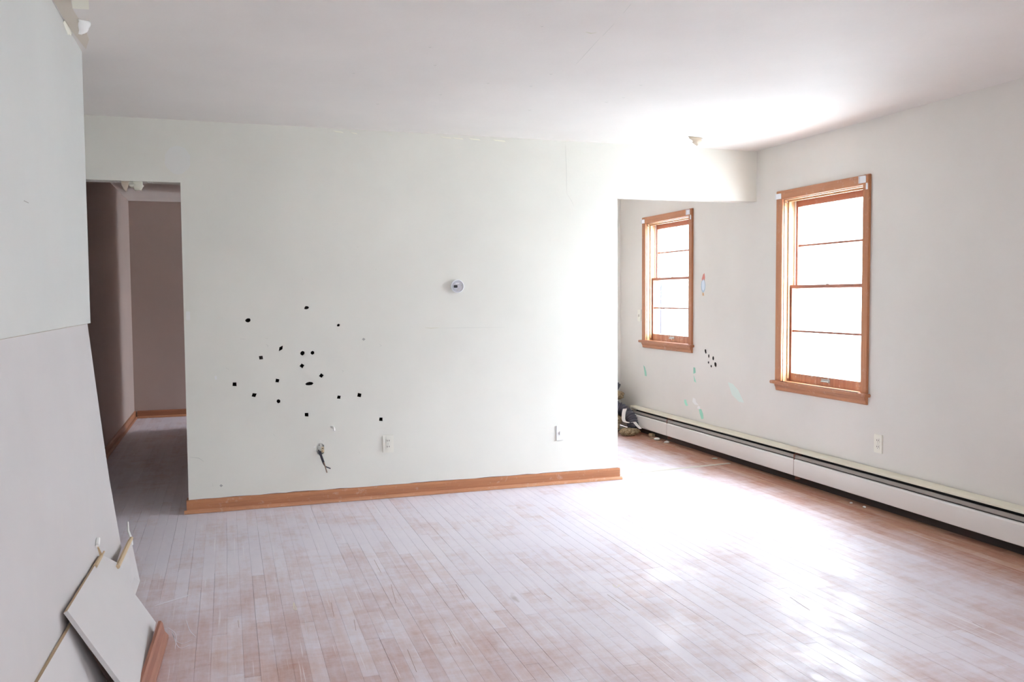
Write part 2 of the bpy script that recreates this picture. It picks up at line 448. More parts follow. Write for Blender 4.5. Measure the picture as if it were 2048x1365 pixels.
# far left bay beyond the end of the left wall, rear wall, hall and side room
struct('wall_bay', bx(XBL - .12, XBL, YE - .115, .115, 0, H), P_LEFT)
struct('wall_bay_front', bx(XBL, XL - .115, YE - .115, YE, 0, H), P_LEFT)
RW = (-1.05, -.35, .9, 2.0)
b = sheet([(XL - .115, 0), (XR + .14, 0), (XR + .14, H), (XL - .115, H)], [[(RW[0], RW[2]), (RW[1], RW[2]), (RW[1], RW[3]), (RW[0], RW[3])]], lambda u, v, d: (u, YREAR - d, v), .14)
struct('wall_rear', b, P_BACK)
hall = struct('wall_hall_left', bx(XHL - .1, XHL, .1157, YHB, 0, H), P_HALL)
struct('wall_hall_right', bx(XHR, XHR + .1, .1157, 3.9, 0, H), P_HALL)
b = sheet([(XHL - .1, 0), (.2, 0), (.2, H), (XHL - .1, H)], [], lambda u, v, d: (u, YHB + d, v), .12)
struct('wall_hall_back', b, P_HALL)
struct('wall_side_passage', bx(XHR + .1, .2, 3.8, 3.9, 0, H), P_HALL)
struct('wall_side_end', sheet([(3.8, 0), (YHB + .12, 0), (YHB + .12, H), (3.8, H)], [[(3.95, .9), (4.75, .9), (4.75, 2.0), (3.95, 2.0)]], lambda u, v, d: (.2 + d, u, v), .1), P_HALL)
struct('wall_nook_back', bx(XHR + .1, XR + .0127, YN, YN + .1, 0, H), P_NOOK)

# ------------------------------------------------------------------ trims
def base_profile(s, y0):                # s: direction away from wall, pairs (offset, z)
    return [(y0, .001), (y0 + s * .014, .001), (y0 + s * .014, .070), (y0 + s * .011, .079), (y0 + s * .004, .084), (y0, .084)]
def shoe_profile(s, y0):
    q = y0 + s * .014
    return [(q, .001), (q + s * .016, .001), (q + s * .016, .006), (q + s * .0135, .014), (q + s * .008, .020), (q, .023)]
def trim(name, axis, wall, s, a, b, m, ret=None):
    t = empty(name, ((a + b) / 2, wall, 0) if axis == 'x' else (wall, (a + b) / 2, 0)); t['kind'] = 'structure'
    bb = extrude_profile(base_profile(s, wall), axis, a, b)
    if ret: ret(bb, 0)
    obj('base_board', bb, m, t)
    sh = extrude_profile(shoe_profile(s, wall), axis, a - (.0 if not ret else .014), b + (.0 if not ret else .012))
    obj('shoe_moulding', sh, WXS if axis == 'x' else m, t)
    return t
def ret(bb, k):
    box(bb, XJ1 - .013, XJ1 - .0005, -.013, .09, .001, .080); box(bb, XJ2 + .0005, XJ2 + .013, -.013, .09, .001, .080)
trim('baseboard_back', 'x', -.0005, -1, XJ1 - .013, XJ2 + .013, WX, ret)
WD = wood('dark_stained_wood', (0.36, 0.15, 0.075), (0.46, 0.20, 0.10), 'y')
trim('baseboard_hall_left', 'y', XHL + .0005, 1, .12, YHB, WD)
trim('baseboard_hall_back', 'x', YHB - .0005, -1, XHL + .03, -2.0, wood('hall_wood_x', (0.36, 0.15, 0.075), (0.46, 0.20, 0.10), 'x'))

# ------------------------------------------------------------------ windows
def bracket(parent, y, z, l=.035, h=.028, flip=False):
    x = XR - .0215
    b = bx(x - .003, x - .0002, y - l / 2, y + l / 2, z - h / 2, z + h / 2, bev=.001)
    o = obj('bracket', b, WPLAS, parent)
    b = bx(x - .008, x - .003, y + l / 2 - .003, y + l / 2, z - h / 2, z + h / 2); box(b, x - .010, x - .003, y - l / 2, y + l / 2, z + h / 2 - .003, z + h / 2)
    obj('bracket_arm', b, WPLAS, o)
def window(name, dims, zmeet, mu_up, mu_lo, zbot, det=True):
    a, c, z0, z1 = dims                     # a: far jamb, c: near jamb
    w = empty(name, (XR, (a + c) / 2, z0)); w['kind'] = 'structure'
    cw = .072; cr = .059; e = .0003
    f = XR - .018
    obj('casing', bx(f, XR - e, a, a + cw, z0, z1 + .066, bev=.003), WZ, w)
    obj('casing', bx(f, XR - e, c - cr, c, z0, z1 + .066, bev=.003), WZ, w)
    obj('casing', bx(f - .003, XR - e, c - cr + .004, a + cw - .004, z1 + .002, z1 + .064, bev=.003), WY, w)
    # jamb liner
    obj('jamb', bx(XR, XR + .123, a - .004, a, z0, z1), WJ, w)
    obj('jamb', bx(XR, XR + .123, c, c + .004, z0, z1), WZ, w)
    obj('head_jamb', bx(XR, XR + .123, c + .004, a - .004, z1 - .005, z1), WJ, w)
    # stop beads and metal tracks
    sb_ = new(); 
    for s, yy in ((-1, a - .004), (1, c + .004)): box(sb_, XR + .030, XR + .045, yy, yy + s * .010, z0 + .02, z1 - .005)
    box(sb_, XR + .030, XR + .045, c + .014, a - .014, z1 - .017, z1 - .005)
    obj('stop_bead', sb_, WJ, w)
    tb = new()
    for s, yy in ((-1, a - .004), (1, c + .004)): box(tb, XR + .086, XR + .092, yy, yy + s * .012, z0 + .02, z1 - .005); box(tb, XR + .046, XR + .052, yy, yy + s * .003, zmeet + .02, z1 - .005)
    obj('sash_track', tb, TRACK, w)
    # stool and apron
    st = bx(XR - .042, XR + .123, c - .0, a, z0 - .022, z0, bev=.0); box(st, XR - .044, XR - e, c - cr - .022, a + cw + .030, z0 - .022, z0, bev=.004)
    obj('window_sill', st, WY, w)
    ap = extrude_profile([(XR - e, z0 - .0225), (XR - .030, z0 - .0225), (XR - .028, z0 - .035), (XR - .020, z0 - .048), (XR - .018, z0 - .066), (XR - .012, z0 - .072), (XR - e, z0 - .072)], 'y', c - cr + .004, a + cw - .012)
    obj('apron', ap, WY, w)
    lo, hi = c + .005, a - .005
    def sash(nm, xs, zb, zt, br, tr, sw, zm, m_bot):
        fr = new(); t = .034
        box(fr, xs, xs + t, lo, lo + sw, zb, zt); box(fr, xs, xs + t, hi - sw, hi, zb, zt)
        box(fr, xs, xs + t, lo + sw, hi - sw, zt - tr, zt)
        s = obj(nm, fr, WSH, w)
        obj('bottom_rail', bx(xs, xs + t, lo + sw, hi - sw, zb, zb + br), m_bot, s)
        obj('muntin', bx(xs + .010, xs + .026, lo + sw, hi - sw, zm - .007, zm + .007), WSH, s)
        for (p0, p1) in ((zb + br, zm - .007), (zm + .007, zt - tr)):
            obj('glass_pane', bx(xs + .016, xs + .019, lo + sw, hi - sw, p0, p1), GLASS, s)
        return s
    sash('upper_sash', XR + .093, zmeet - .012, z1 - .006, .022, .048, .030, mu_up, WSH)
    s = sash('lower_sash', XR + .050, z0 + .001, zmeet + .014, zbot - z0, .022, .026, mu_lo, WRAIL)
    if det:
        yc = (a + c) / 2
        q = bx(XR + .0455, XR + .0500, yc - .045, yc + .045, zbot - .034, zbot - .012, bev=.001)
        box(q, XR + .030, XR + .0460, yc - .035, yc + .035, zbot - .032, zbot - .026, bev=.002)
        obj('sash_lift', q, METAL, s)
        q = bx(XR + .048, XR + .082, yc - .02, yc + .02, zmeet + .0142, zmeet + .022, bev=.002)
        obj('sash_lock', q, METAL, s)
        bracket(w, a + cw - .034, z1 + .026, .062, .038)
        bracket(w, c - .004, z1 + .036, .060, .044)
        q = bx(XR - .0215, XR - .0182, c - .048, c - .030, z1 - .03, z1 + .012, bev=.001); obj('tape_scrap', q, WPLAS, w)
        q = tube([(XR + .004, a - .03, z1 - .020), (XR + .012, a - .0045, z1 - .020)], .005, 8); obj('screw_eye', q, METAL, w)
    return w
window('window_1', YAW1, 1.400, 1.700, 1.080, .771)
window('window_2', YAW2, 1.500, 1.754, 1.226, .975)
window('fill_window_right', YAW3, 1.400, 1.700, 1.080, .771, False)  # out of view, added as a fill light opening
# unseen rear window added for fill, and the small unseen one in the passage
def fixed(name, x0, x1, z0, z1, y, n):
    w = empty(name, ((x0 + x1) / 2, y, z0)); w['kind'] = 'structure'
    f = new(); t = .04
    box(f, x0, x0 + t, y - .03, y + .03, z0, z1); box(f, x1 - t, x1, y - .03, y + .03, z0, z1)
    box(f, x0 + t, x1 - t, y - .03, y + .03, z0, z0 + t); box(f, x0 + t, x1 - t, y - .03, y + .03, z1 - t, z1)
    st = (x1 - x0 - 2 * t) / n
    for i in range(1, n): box(f, x0 + t + st * i - .02, x0 + t + st * i + .02, y - .03, y + .03, z0 + t, z1 - t)
    obj('window_frame', f, WX, w)
    for i in range(n): obj('glass_pane', bx(x0 + t + st * i + (.02 if i else 0), x0 + t + st * (i + 1) - (.02 if i < n - 1 else 0), y - .002, y + .002, z0 + t, z1 - t), GLASS, w)
fixed('fill_window_rear', RW[0], RW[1], RW[2], RW[3], YREAR - .07, 2)
w5 = empty('window_5', (.25, 4.35, .9)); w5['kind'] = 'structure'
f = new(); box(f, .22, .28, 3.95, 3.99, .9, 2.0); box(f, .22, .28, 4.71, 4.75, .9, 2.0); box(f, .22, .28, 3.99, 4.71, .9, .94); box(f, .22, .28, 3.99, 4.71, 1.96, 2.0)
obj('window_frame', f, WZ, w5); obj('glass_pane', bx(.248, .252, 3.99, 4.71, .94, 1.96), GLASS, w5)

# outside: pale ground and the neighbouring house
GRND = paint('pale_ground', (.40, .415, .42), seed=22)
b = bx(-30, 40, -35, 35, -1.05, -.95); g = struct('ground', b, GRND)
SID = mat('white_siding', (.80, .80, .78), .7)
nh = empty('neighbour_house', (9.5, 16.5, -.95)); tag(nh, 'white neighbouring house seen washed out through the farther window', 'house')
obj('house_wall', bx(9.5, 15, 9.0, 24, -.95, 5.2), SID, nh)
rf = extrude_profile([(9.1, 5.2), (12.25, 7.2), (15.4, 5.2)], 'y', 8.7, 24.3); obj('roof', rf, mat('grey_roof', (.2, .2, .2), .8), nh)
f = obj('house_window', bx(9.44, 9.5, 16.42, 16.86, .15, 1.85), mat('blue_grey_trim', (.06, .06, .10), .5), nh)
obj('glass_pane', bx(9.42, 9.44, 16.50, 16.78, .25, 1.75), mat('dark_glass', (.01, .01, .02), .3), f)

# ------------------------------------------------------------------ baseboard heater along the right wall
def heater():
    Y0, Y1 = -6.6, 2.02; x = XR
    h = empty('baseboard_heater', (XR - .03, -2.3, 0))
    tag(h, 'long white hydronic baseboard heater running under both windows', 'heater')
    obj('back_plate', bx(x - .004, x - .0003, Y0, Y1, .06, .246), SLOTSHADE, h)  # near-black plate: shade inside the slot is put into its colour
    obj('toe_shade_strip', bx(x - .012, x - .0003, Y0, Y1, .0005, .0595), GAPSHADE, h)  # dark strip added for the shade under the front panels
    obj('bottom_plate', bx(x - .062, x - .012, Y0, Y1, .0600, .0615), GAPSHADE, h)
    seams = [Y0, -4.6, -2.62, -.578, 1.28, Y1]
    for i in range(len(seams) - 1):
        a, c = seams[i] + .002, seams[i + 1] - .002
        top = [(x - .004, .250), (x - .010, .252), (x - .056, .240), (x - .060, .236), (x - .060, .226), (x - .057, .226), (x - .057, .234), (x - .010, .247), (x - .004, .247)]
        obj('top_cover', extrude_profile(top, 'y', a, c), CREAM, h)
        pn = [(x - .066, .060), (x - .070, .064), (x - .070, .168), (x - .066, .177), (x - .058, .180), (x - .058, .177), (x - .0655, .173), (x - .068, .166), (x - .068, .066), (x - .058, .060)]
        obj('front_panel', extrude_profile(pn, 'y', a + .001, c - .001), PANEL, h)
        dm = [(x - .064, .186), (x - .066, .190), (x - .055, .207), (x - .050, .209), (x - .050, .206), (x - .054, .203), (x - .062, .187)]
        obj('damper', extrude_profile(dm, 'y', a, c), METALH, h)
    for yy in seams[1:-1]:
        obj('joint_strap', bx(x - .0665, x - .0645, yy - .006, yy + .006, .062, .215), RUST, h)
        obj('bracket', bx(x - .056, x - .004, yy - .002, yy + .002, .03, .225), RUST, h)
    obj('heating_pipe', tube([(x - .035, Y0 + .05, .11), (x - .035, Y1 - .05, .11)], .012, 10), mat('copper', (.5, .25, .15), .4, 1), h)
    fn = new()
    yy = -2.6
    while yy < Y1 - .08:
        box(fn, x - .054, x - .016, yy, yy + .0006, .075, .148); yy += .012
    o = obj('fins', fn, SLOTSHADE, h); o['kind'] = 'stuff'
    obj('end_cap', bx(x - .070, x - .0003, Y1, Y1 + .03, .02, .252, bev=.004), CREAM, h)
METALH = mat('grey_damper', (.30, .27, .25), .4, .3); SLOTSHADE = mat('heater_slot_shade', (.025, .022, .02), .7)
GAPSHADE = mat('toe_gap_shade', (.05, .035, .03), .8)
heater()

# ------------------------------------------------------------------ wall fittings
def outlet(name, centre, wall, label, slots=True, w=.074, h=.118, cat='outlet', m=None, ground=True):
    """wall 'back' faces -y, 'right' faces -x"""
    m = m or IVORY
    c = Vector(centre); t = empty(name, c); tag(t, label, cat)
    def B(u0, u1, d0, d1, v0, v1, bev=0):
        if wall == 'back': return bx(c.x + u0, c.x + u1, c.y - d1, c.y - d0, c.z + v0, c.z + v1, bev=bev)
        return bx(c.x - d1, c.x - d0, c.y - u1, c.y - u0, c.z + v0, c.z + v1, bev=bev)
    obj('cover_plate', B(-w / 2, w / 2, .0003, .007, -h / 2, h / 2, .0025), m, t)
    if slots:
        for s in (1, -1):
            f = obj('receptacle', B(-.016, .016, .007, .0095, s * .020 - .014, s * .020 + .014, .002), m, t)
            for u in (-.0065, .0065): obj('slot', B(u - .0016, u + .0016, .0088, .0098, s * .020 - .003, s * .020 + .007), DARK, f)
            if ground: obj('slot', B(-.002, .002, .0088, .0098, s * .020 - .0105, s * .020 - .0065), DARK, f)
        obj('screw', B(-.0025, .0025, .007, .0088, -.0025, .0025, .0008), METAL, t)
    else:
        for s in (1, -1): obj('screw', B(-.003, .003, .007, .0085, s * h * .36 - .003, s * h * .36 + .003, .0008), m, t)
    return t
o = at_back(776, 888); outlet('outlet', (o.x, 0, o.z), 'back', 'ivory two-socket outlet on the back wall right of the bare wires', ground=False)
o = at_back(1120, 866); t = outlet('switch_plate', (o.x, 0, o.z), 'back', 'white plate low on the back wall near the wide opening', slots=False, w=.062, h=.108, cat='wall plate', m=mat('white_plate', (.85, .85, .84), .4))
obj('toggle', bx(o.x - .006, o.x + .006, -.0125, -.007, o.z - .014, o.z + .014, bev=.002), WPLAS, t)
o = at_right(1757.5, 888); outlet('outlet', (XR, o.y, o.z), 'right', 'ivory outlet on the right wall above the heater')
o = at_right(1279.5, 631.5); t = outlet('light_switch', (XR, o.y, o.z), 'right', 'small ivory light switch on the right wall left of the farther window', slots=False, w=.07, h=.115, cat='light switch')
obj('toggle', bx(XR - .018, XR - .007, o.y - .005, o.y + .005, o.z - .012, o.z + .012, bev=.002), IVORY, t)

# round thermostat base
o = at_back(914, 573); c = Vector((o.x, 0, o.z))
th = empty('thermostat_base', c); tag(th, 'round white thermostat base with its cover missing on the back wall', 'thermostat')
def disc(r0, d0, r1, d1, seg=36, cx=0, cz=0):
    b = new(); A = []; Bv = []
    for k in range(seg):
        a = 2 * math.pi * k / seg
        A.append(b.verts.new((c.x + cx + r0 * math.cos(a), -d0, c.z + cz + r0 * math.sin(a)))); Bv.append(b.verts.new((c.x + cx + r1 * math.cos(a), -d1, c.z + cz + r1 * math.sin(a))))
    for k in range(seg): b.faces.new((A[k], A[(k + 1) % seg], Bv[(k + 1) % seg], Bv[k]))
    b.faces.new(A); b.faces.new(Bv); return b
obj('back_plate', disc(.045, .0003, .045, .010), WPLAS, th)
rim = new(); seg = 40; R = [(.045, .010), (.045, .019), (.042, .021), (.039, .019), (.038, .010)]
prev = None; first = None
for k in range(seg + 1):
    a = 2 * math.pi * k / seg
    ring = first if k == seg else [rim.verts.new((c.x + r * math.cos(a), -d, c.z + r * math.sin(a))) for r, d in R]
    if first is None: first = ring
    if prev:
        for i in range(len(R) - 1): rim.faces.new((prev[i], ring[i], ring[i + 1], prev[i + 1]))
    prev = ring
obj('rim', rim, WPLAS, th, True)
obj('inner_plate', disc(.0375, .010, .036, .014), mat('pale_grey_plastic', (.62, .62, .67), .4), th)
obj('black_module', bx(c.x - .027, c.x - .002, -.024, -.014, c.z - .010, c.z + .008, bev=.002), BLACK, th)
for (dx, dz, l) in ((.004, .012, .016), (.006, -.016, .014), (.0, -.026, .012), (.026, .004, .004)):
    obj('terminal', bx(c.x + dx - l / 2, c.x + dx + l / 2, -.018, -.014, c.z + dz - .002, c.z + dz + .002, bev=.0006), METAL, th)
for k in range(5):
    obj('coil', disc(.004, .014, .004, .019, 10, .005 * k - .012, .020 - .003 * (k % 2)), WPLAS, th)

# open electrical box with loose wires
o = at_back(641, 899); c = Vector((o.x, 0, o.z))
eb = empty('junction_box', c); tag(eb, 'open electrical box with two bare wires hanging from the back wall', 'electrical box')
b = new()
box(b, c.x - .034, c.x + .034, .060, .063, c.z - .048, c.z + .048)
for s in (-1, 1): box(b, c.x + s * .034 - .001, c.x + s * .034 + .001, .014, .060, c.z - .048, c.z + .048); box(b, c.x - .034, c.x + .034, .014, .060, c.z + s * .048 - .001, c.z + s * .048 + .001)
obj('box_shell', b, METAL, eb)
b = new(); rr = random.Random(3)
for k in range(14):
    a = 2 * math.pi * k / 14 + .2; r1 = rr.uniform(.9, 1.25)
    u, v = c.x + .030 * r1 * math.cos(a), c.z + .048 * r1 * math.sin(a); s = rr.uniform(.004, .010)
    V = [b.verts.new((u + rr.uniform(-s, s), -.0005 - rr.random() * .003, v + rr.uniform(-s, s) * 1.3)) for _ in range(3)]
    W4 = b.verts.new((u, -.0002, v)); b.faces.new(V)
    for q in range(3): b.faces.new((V[q], V[(q + 1) % 3], W4))
o2 = obj('broken_plaster_rim', b, WHITEP, eb); o2['kind'] = 'stuff'
b = new(); bmesh.ops.create_icosphere(b, subdivisions=3, radius=1)
for v in b.verts:
    f = 1 + .30 * noise.noise(v.co * 3) + .2 * noise.noise(v.co * 7)
    v.co = Vector((c.x - .003 + v.co.x * .024 * f, .010 + v.co.y * .012 * f, c.z + .004 + v.co.z * .036 * f))
obj('plaster_fill', b, paint('dirty_plaster', (.62, .62, .58), rough=.9, var=.25, bump=.8, seed=33), eb, True)
obj('receptacle', bx(c.x + .004, c.x + .022, -.006, .02, c.z - .022, c.z + .014, bev=.003), mat('tan_plastic', (.66, .55, .36), .5), eb)
for (dx, dz) in ((.010, .004), (.016, .004), (.010, -.012), (-.008, .028), (-.012, -.005)): obj('screw', bx(c.x + dx - .002, c.x + dx + .002, -.008, -.004, c.z + dz - .003, c.z + dz + .003), DARK, eb)
A = at_back(638, 903, -.005); B1 = at_back(648, 930, -.045); C1 = at_back(661, 938, -.05)
A2 = at_back(641, 906, -.005); B2 = at_back(649, 929, -.050); C2 = at_back(654, 946, -.055)
p1 = catmull([Vector((A.x, .05, A.z + .02)), A, B1, C1], 6); p2 = catmull([Vector((A2.x, .05, A2.z + .02)), A2, B2, C2], 6)
obj('wire', tube(p1, .0038, 8), WIRE1, eb); obj('wire', tube(p2, .0038, 8), WIRE2, eb)
obj('wire_sleeve', tube(p2[:12], .0050, 8), WIRE1, eb)

# white cable stub with a long shadow
A = at_back(663, 854)
b = tube(catmull([(A.x, .0, A.z), (A.x + .004, -.02, A.z), (A.x + .008, -.065, A.z - .002), (A.x + .008, -.078, A.z - .018)], 5), .0075, 10)
thing('cable_stub', b, WHITEP, (A.x, 0, A.z), 'short white cable stub poking out of the back wall above the open box', 'cable')

# faded paper cut-out beside the farther window
o = at_right(1407, 565); st = empty('wall_sticker', (XR, o.y, o.z)); tag(st, 'small red and pale blue sticker on the wall beside the farther window', 'sticker')
def flat_right(pts, d0, d1):          # pts in (right-of-image, up) metres
    return sheet(pts, [], lambda u, v, d: (XR - d0 - d * 0 - (0 if d == 0 else 0) - (d1 - d0) + d, o.y - u, o.z + v), d1 - d0)
def el(cx, cy, rx, ry, n=20): return [(cx + rx * math.cos(2 * math.pi * k / n), cy + ry * math.sin(2 * math.pi * k / n)) for k in range(n)]
obj('sticker_body', flat_right(el(-.004, -.030, .034, .058), .0002, .0008), mat('faded_blue', (.42, .55, .64), .6), st)
obj('sticker_belly', flat_right(el(-.003, -.026, .024, .046), .0009, .0013), mat('pale_blue', (.72, .80, .88), .6), st)
obj('sticker_top', flat_right([(-.026, .028), (-.006, .066), (.016, .078), (.026, .040), (.020, .014), (-.002, .030), (-.020, .012)], .0009, .0014), mat('faded_red', (.62, .22, .18), .6), st)
obj('sticker_foot', flat_right([(-.014, -.086), (.006, -.090), (.012, -.115), (-.018, -.112)], .0002, .0008), mat('faded_orange', (.70, .46, .26), .6), st)

# scraped paint on the right wall (parts of the wall): green under-paint
def chip(pts, m, parent=wr, plane='right', d=.0012, name='paint_scrape'):
    f = at_right if plane == 'right' else at_back
    P = [f(*q) for q in pts]
    if plane == 'right': b = sheet([(p.y, p.z) for p in P], [], lambda u, v, t: (XR - d + t, u, v), d * .8)
    else: b = sheet([(p.x, p.z) for p in P], [], lambda u, v, t: (u, -d + t, v), d * .8)
    return obj(name, b, m, parent)
chip([(1287, 731), (1289.5, 734), (1292.5, 744), (1293.5, 753), (1290, 752), (1289, 744)], GREENP)
chip([(1387, 735), (1390.5, 736), (1391.5, 746), (1387, 748)], GREENP)
chip([(1387.5, 751), (1389.5, 757), (1392.5, 766), (1388.5, 763)], GREENP)
chip([(1368.5, 800), (1372, 800), (1373.5, 806), (1376, 812), (1372, 812), (1369, 806)], GREENP)
chip([(1386, 796), (1391, 798), (1393, 806), (1398, 811), (1390, 810), (1385, 804)], WHITEP)
chip([(1396, 812), (1401, 814), (1399.5, 819), (1394.5, 817)], WHITEP)
chip([(1398, 819), (1402.5, 819), (1406, 828), (1407, 838), (1403, 839), (1400, 829)], GREENP)
chip([(1456, 765), (1465, 768), (1476, 780), (1484, 797), (1488, 806), (1478, 804), (1464, 790)], PALEG)
# dents, hairline cracks, seam marks on the back wall
def crack(pts, w=.0013, m=GREY, plane='back', parent=None, name='hairline_crack', d=.0006):
    f = at_back if plane == 'back' else at_right
    P = [f(*q) for q in pts]; L = []; Rr = []
    for i, p in enumerate(P):
        a, c2 = P[max(i - 1, 0)], P[min(i + 1, len(P) - 1)]
        t = (c2 - a).normalized(); n = Vector((-t.z, 0, t.x)) if plane == 'back' else Vector((0, -t.z, t.y))
        ww = w * (.35 if i in (0, len(P) - 1) else 1)
        L.append(p + n * ww / 2); Rr.append(p - n * ww / 2)
    poly = L + Rr[::-1]
    if plane == 'back': b = sheet([(q.x, q.z) for q in poly], [], lambda u, v, t: (u, -d + t, v), d * .8)
    else: b = sheet([(q.y, q.z) for q in poly], [], lambda u, v, t: (XR - d + t, u, v), d * .8)
    return obj(name, b, m, parent or (wbk if plane == 'back' else wr))
LIGHTG = mat('faint_grey_mark', (.60, .60, .55), .8)
crack([(1131, 290), (1132, 320), (1133, 345), (1133, 370), (1134, 388)], .0022, LIGHTG)
crack([(1134, 388), (1142, 400), (1148, 413)], .0014, LIGHTG)
crack([(850, 656), (862, 657), (878, 656)], .004, mat('yellow_mark', (.66, .64, .50), .8))
crack([(878, 657), (930, 656), (1010, 655)], .0018, LIGHTG)
for pts in ([(713, 494), (717, 495)], [(750, 540), (753, 540)], [(532, 689), (536, 692), (535, 695)], [(758, 688), (763, 692), (758, 695)], [(683, 740), (687, 743), (684, 746)],
            [(452, 737), (458, 739)], [(480, 678), (492, 679)], [(530, 677), (536, 678)], [(718, 904), (720, 908)], [(546, 868), (550, 873)], [(425, 968), (426, 974)], [(1071, 556), (1073, 558)],
            [(380, 915), (398, 917), (408, 924)], [(620, 985), (629, 982)], [(604, 557), (606, 560)]):
    crack(pts, .003, LIGHTG, name='dent')
for (px, py) in ((727, 679), (442, 972)): 
    chip([(px - 3, py), (px, py - 3), (px + 4, py), (px, py + 3)], GREY, wbk, 'back', .0005, 'dent')
chip([(429, 753), (433, 752), (434, 759), (430, 760)], WHITEP, wbk, 'back', .002, 'plaster_bump')
# flaking along the ceiling line
for (a, c2, dy) in ((665, 684, 2), (700, 712, 4), (776, 782, 4), (880, 900, 2), (903, 924, 3), (936, 958, 3), (984, 1008, 3), (1330, 1336, 6)):
    y0 = 0
    t0 = at_back(a, 262); t1 = at_back(c2, 262)
    b = sheet([(t0.x, H - .012 - dy * .002), (t1.x, H - .016 - dy * .002), (t1.x + .01, H - .024 - dy * .002), (t0.x + .02, H - .020 - dy * .002)], [], lambda u, v, t: (u, -.004 + t, v), .003)
    obj('paint_flake', b, TORN, wbk)
rr = random.Random(21); P = []; u = XJ1
while u < XJ2: P.append((u, .0865 + rr.uniform(-.0022, .0026))); u += rr.uniform(.04, .12)
P.append((XJ2, .087)); b = sheet([(XJ1, .0845)] + P + [(XJ2, .0845)], [], lambda u, v, t: (u, -.0012 + t, v), .001)
obj('caulk_line', b, mat('dark_caulk', (.22, .11, .07), .8), wbk)
b = sheet([(q[0], q[1] - .0002) for q in P] + [(q[0], q[1] + .0035) for q in P[::-1]], [], lambda u, v, t: (u, -.0020 + t, v), .0018)
obj('paint_ridge', b, WHITEP, wbk)
# white spackle patch over the hall door
p = at_back(355, 320); b = sheet(blob(p.x, p.z, .075, .085, 20, 0, .05), [], lambda u, v, t: (u, -.0008 + t, v), .0006); obj('spackle_patch', b, mat('spackle', (.79, .79, .755), .8), wbk)
# staple marks on the left wall
for (px, py, l) in ((52, 404, 7), (205, 0, 0)):
    if l:
        d = fwd + rgt * (px - 1024) / FPX - upv * (py - 682.5) / FPX; P = CAM + d * ((XL - CAM.x) / d.x)
        obj('staple', bx(XL, XL + .0015, P.y - .03, P.y + .03, P.z - .001, P.z + .001), GREY, wl)
# crack marks on the ceiling
def ceil_mark(pts, w, m, name='hairline_crack', d=.0006):
    P = [at_z(px, py, H) for px, py in pts]; L = []; Rr = []
    for i, p in enumerate(P):
        t = (P[min(i + 1, len(P) - 1)] - P[max(i - 1, 0)]).normalized(); n = Vector((-t.y, t.x, 0))
        ww = w * (.3 if i in (0, len(P) - 1) else 1); L.append(p + n * ww / 2); Rr.append(p - n * ww / 2)
    b = sheet([(q.x, q.y) for q in L + Rr[::-1]], [], lambda u, v, t: (u, v, H - d + t), d * .8); obj(name, b, m, ceil)
ceil_mark([(1262, 8), (1247, 26)], .003, LIGHTG); ceil_mark([(1228, 48), (1205, 72)], .003, LIGHTG)
ceil_mark([(1200, 76), (1180, 98), (1150, 131)], .0015, LIGHTG)
ceil_mark([(1172, 64), (1182, 67), (1193, 65)], .010, mat('peeled_spot', (.70, .68, .55), .8), 'peeled_spot')
for (px, py) in ((1084, 52), (870, 130), (707, 146), (881, 189), (976, 166), (1062, 172), (1213, 204), (1059, 220), (755, 208), (1282, 170), (1247, 195), (1460, 284), (860, 94), (1102, 148)):
    ceil_mark([(px - 3, py), (px, py + 1), (px + 3, py)], .007, LIGHTG, 'paint_nick')

# ------------------------------------------------------------------ paper and plaster scraps
def curl(name, p0, along, down, w, l, bend, m, label, cat, nx=6, nz=7, taper=.6, thick=.0012, seed=0, group=None):
    """a torn strip fixed along its top edge, hanging and curling"""
    along = Vector(along).normalized(); down = Vector(down).normalized(); out = along.cross(down)
    rr = random.Random(seed); b = new(); gF = []; gB = []
    for j in range(nz + 1):
        t = j / nz; ang = bend * t * t
        off = down * (l * t * math.cos(ang * .6)) + out * (l * t * math.sin(ang))
        ww = w * (1 - taper * t ** 1.5) * (1 + rr.uniform(-.12, .12)); sh = rr.uniform(-.08, .08) * w
        row = []
        for i in range(nx + 1):
            s = i / nx - .5
            row.append(Vector(p0) + along * (s * ww + sh) + off + out * (.12 * w * (2 * s) ** 2 * t) + down * (rr.uniform(-.05, .05) * l if j == nz else 0))
        gF.append([b.verts.new(q) for q in row]); gB.append([b.verts.new(q + out * thick) for q in row])
    for j in range(nz):
        for i in range(nx):
            b.faces.new((gF[j][i], gF[j][i + 1], gF[j + 1][i + 1], gF[j + 1][i])); b.faces.new((gB[j][i], gB[j + 1][i], gB[j + 1][i + 1], gB[j][i + 1]))
    for j in range(nz):
        b.faces.new((gF[j][0], gF[j + 1][0], gB[j + 1][0], gB[j][0])); b.faces.new((gF[j][nx], gB[j][nx], gB[j + 1][nx], gF[j + 1][nx]))
    for i in range(nx):
        b.faces.new((gF[0][i], gB[0][i], gB[0][i + 1], gF[0][i + 1])); b.faces.new((gF[nz][i], gF[nz][i + 1], gB[nz][i + 1], gB[nz][i]))
    return thing(name, b, m, tuple(p0), label, cat, group, True)
G1 = 'torn paper hanging from the hall door head'
for i, (px, w, l, bend, tp, lb) in enumerate(((250, .045, .062, .5, .8, 'leftmost narrow brownish torn paper hanging from the hall door head'),
                                   (262.5, .050, .040, .9, .9, 'short pointed white paper tear between two longer tears at the hall door head'),
                                   (277, .055, .062, -.6, .25, 'widest cream torn paper curling down from the hall door head'))):
    p = at_back(px, 362, .02); curl('torn_paper', (p.x, .02 + .015 * (i == 1), ZH), (1, 0, 0), (0, 0, -1), w, l, bend, TORN if i != 0 else BROWNPAPER, lb, 'paper', taper=tp, seed=i + 2, group=G1)
b = new(); rr = random.Random(12)
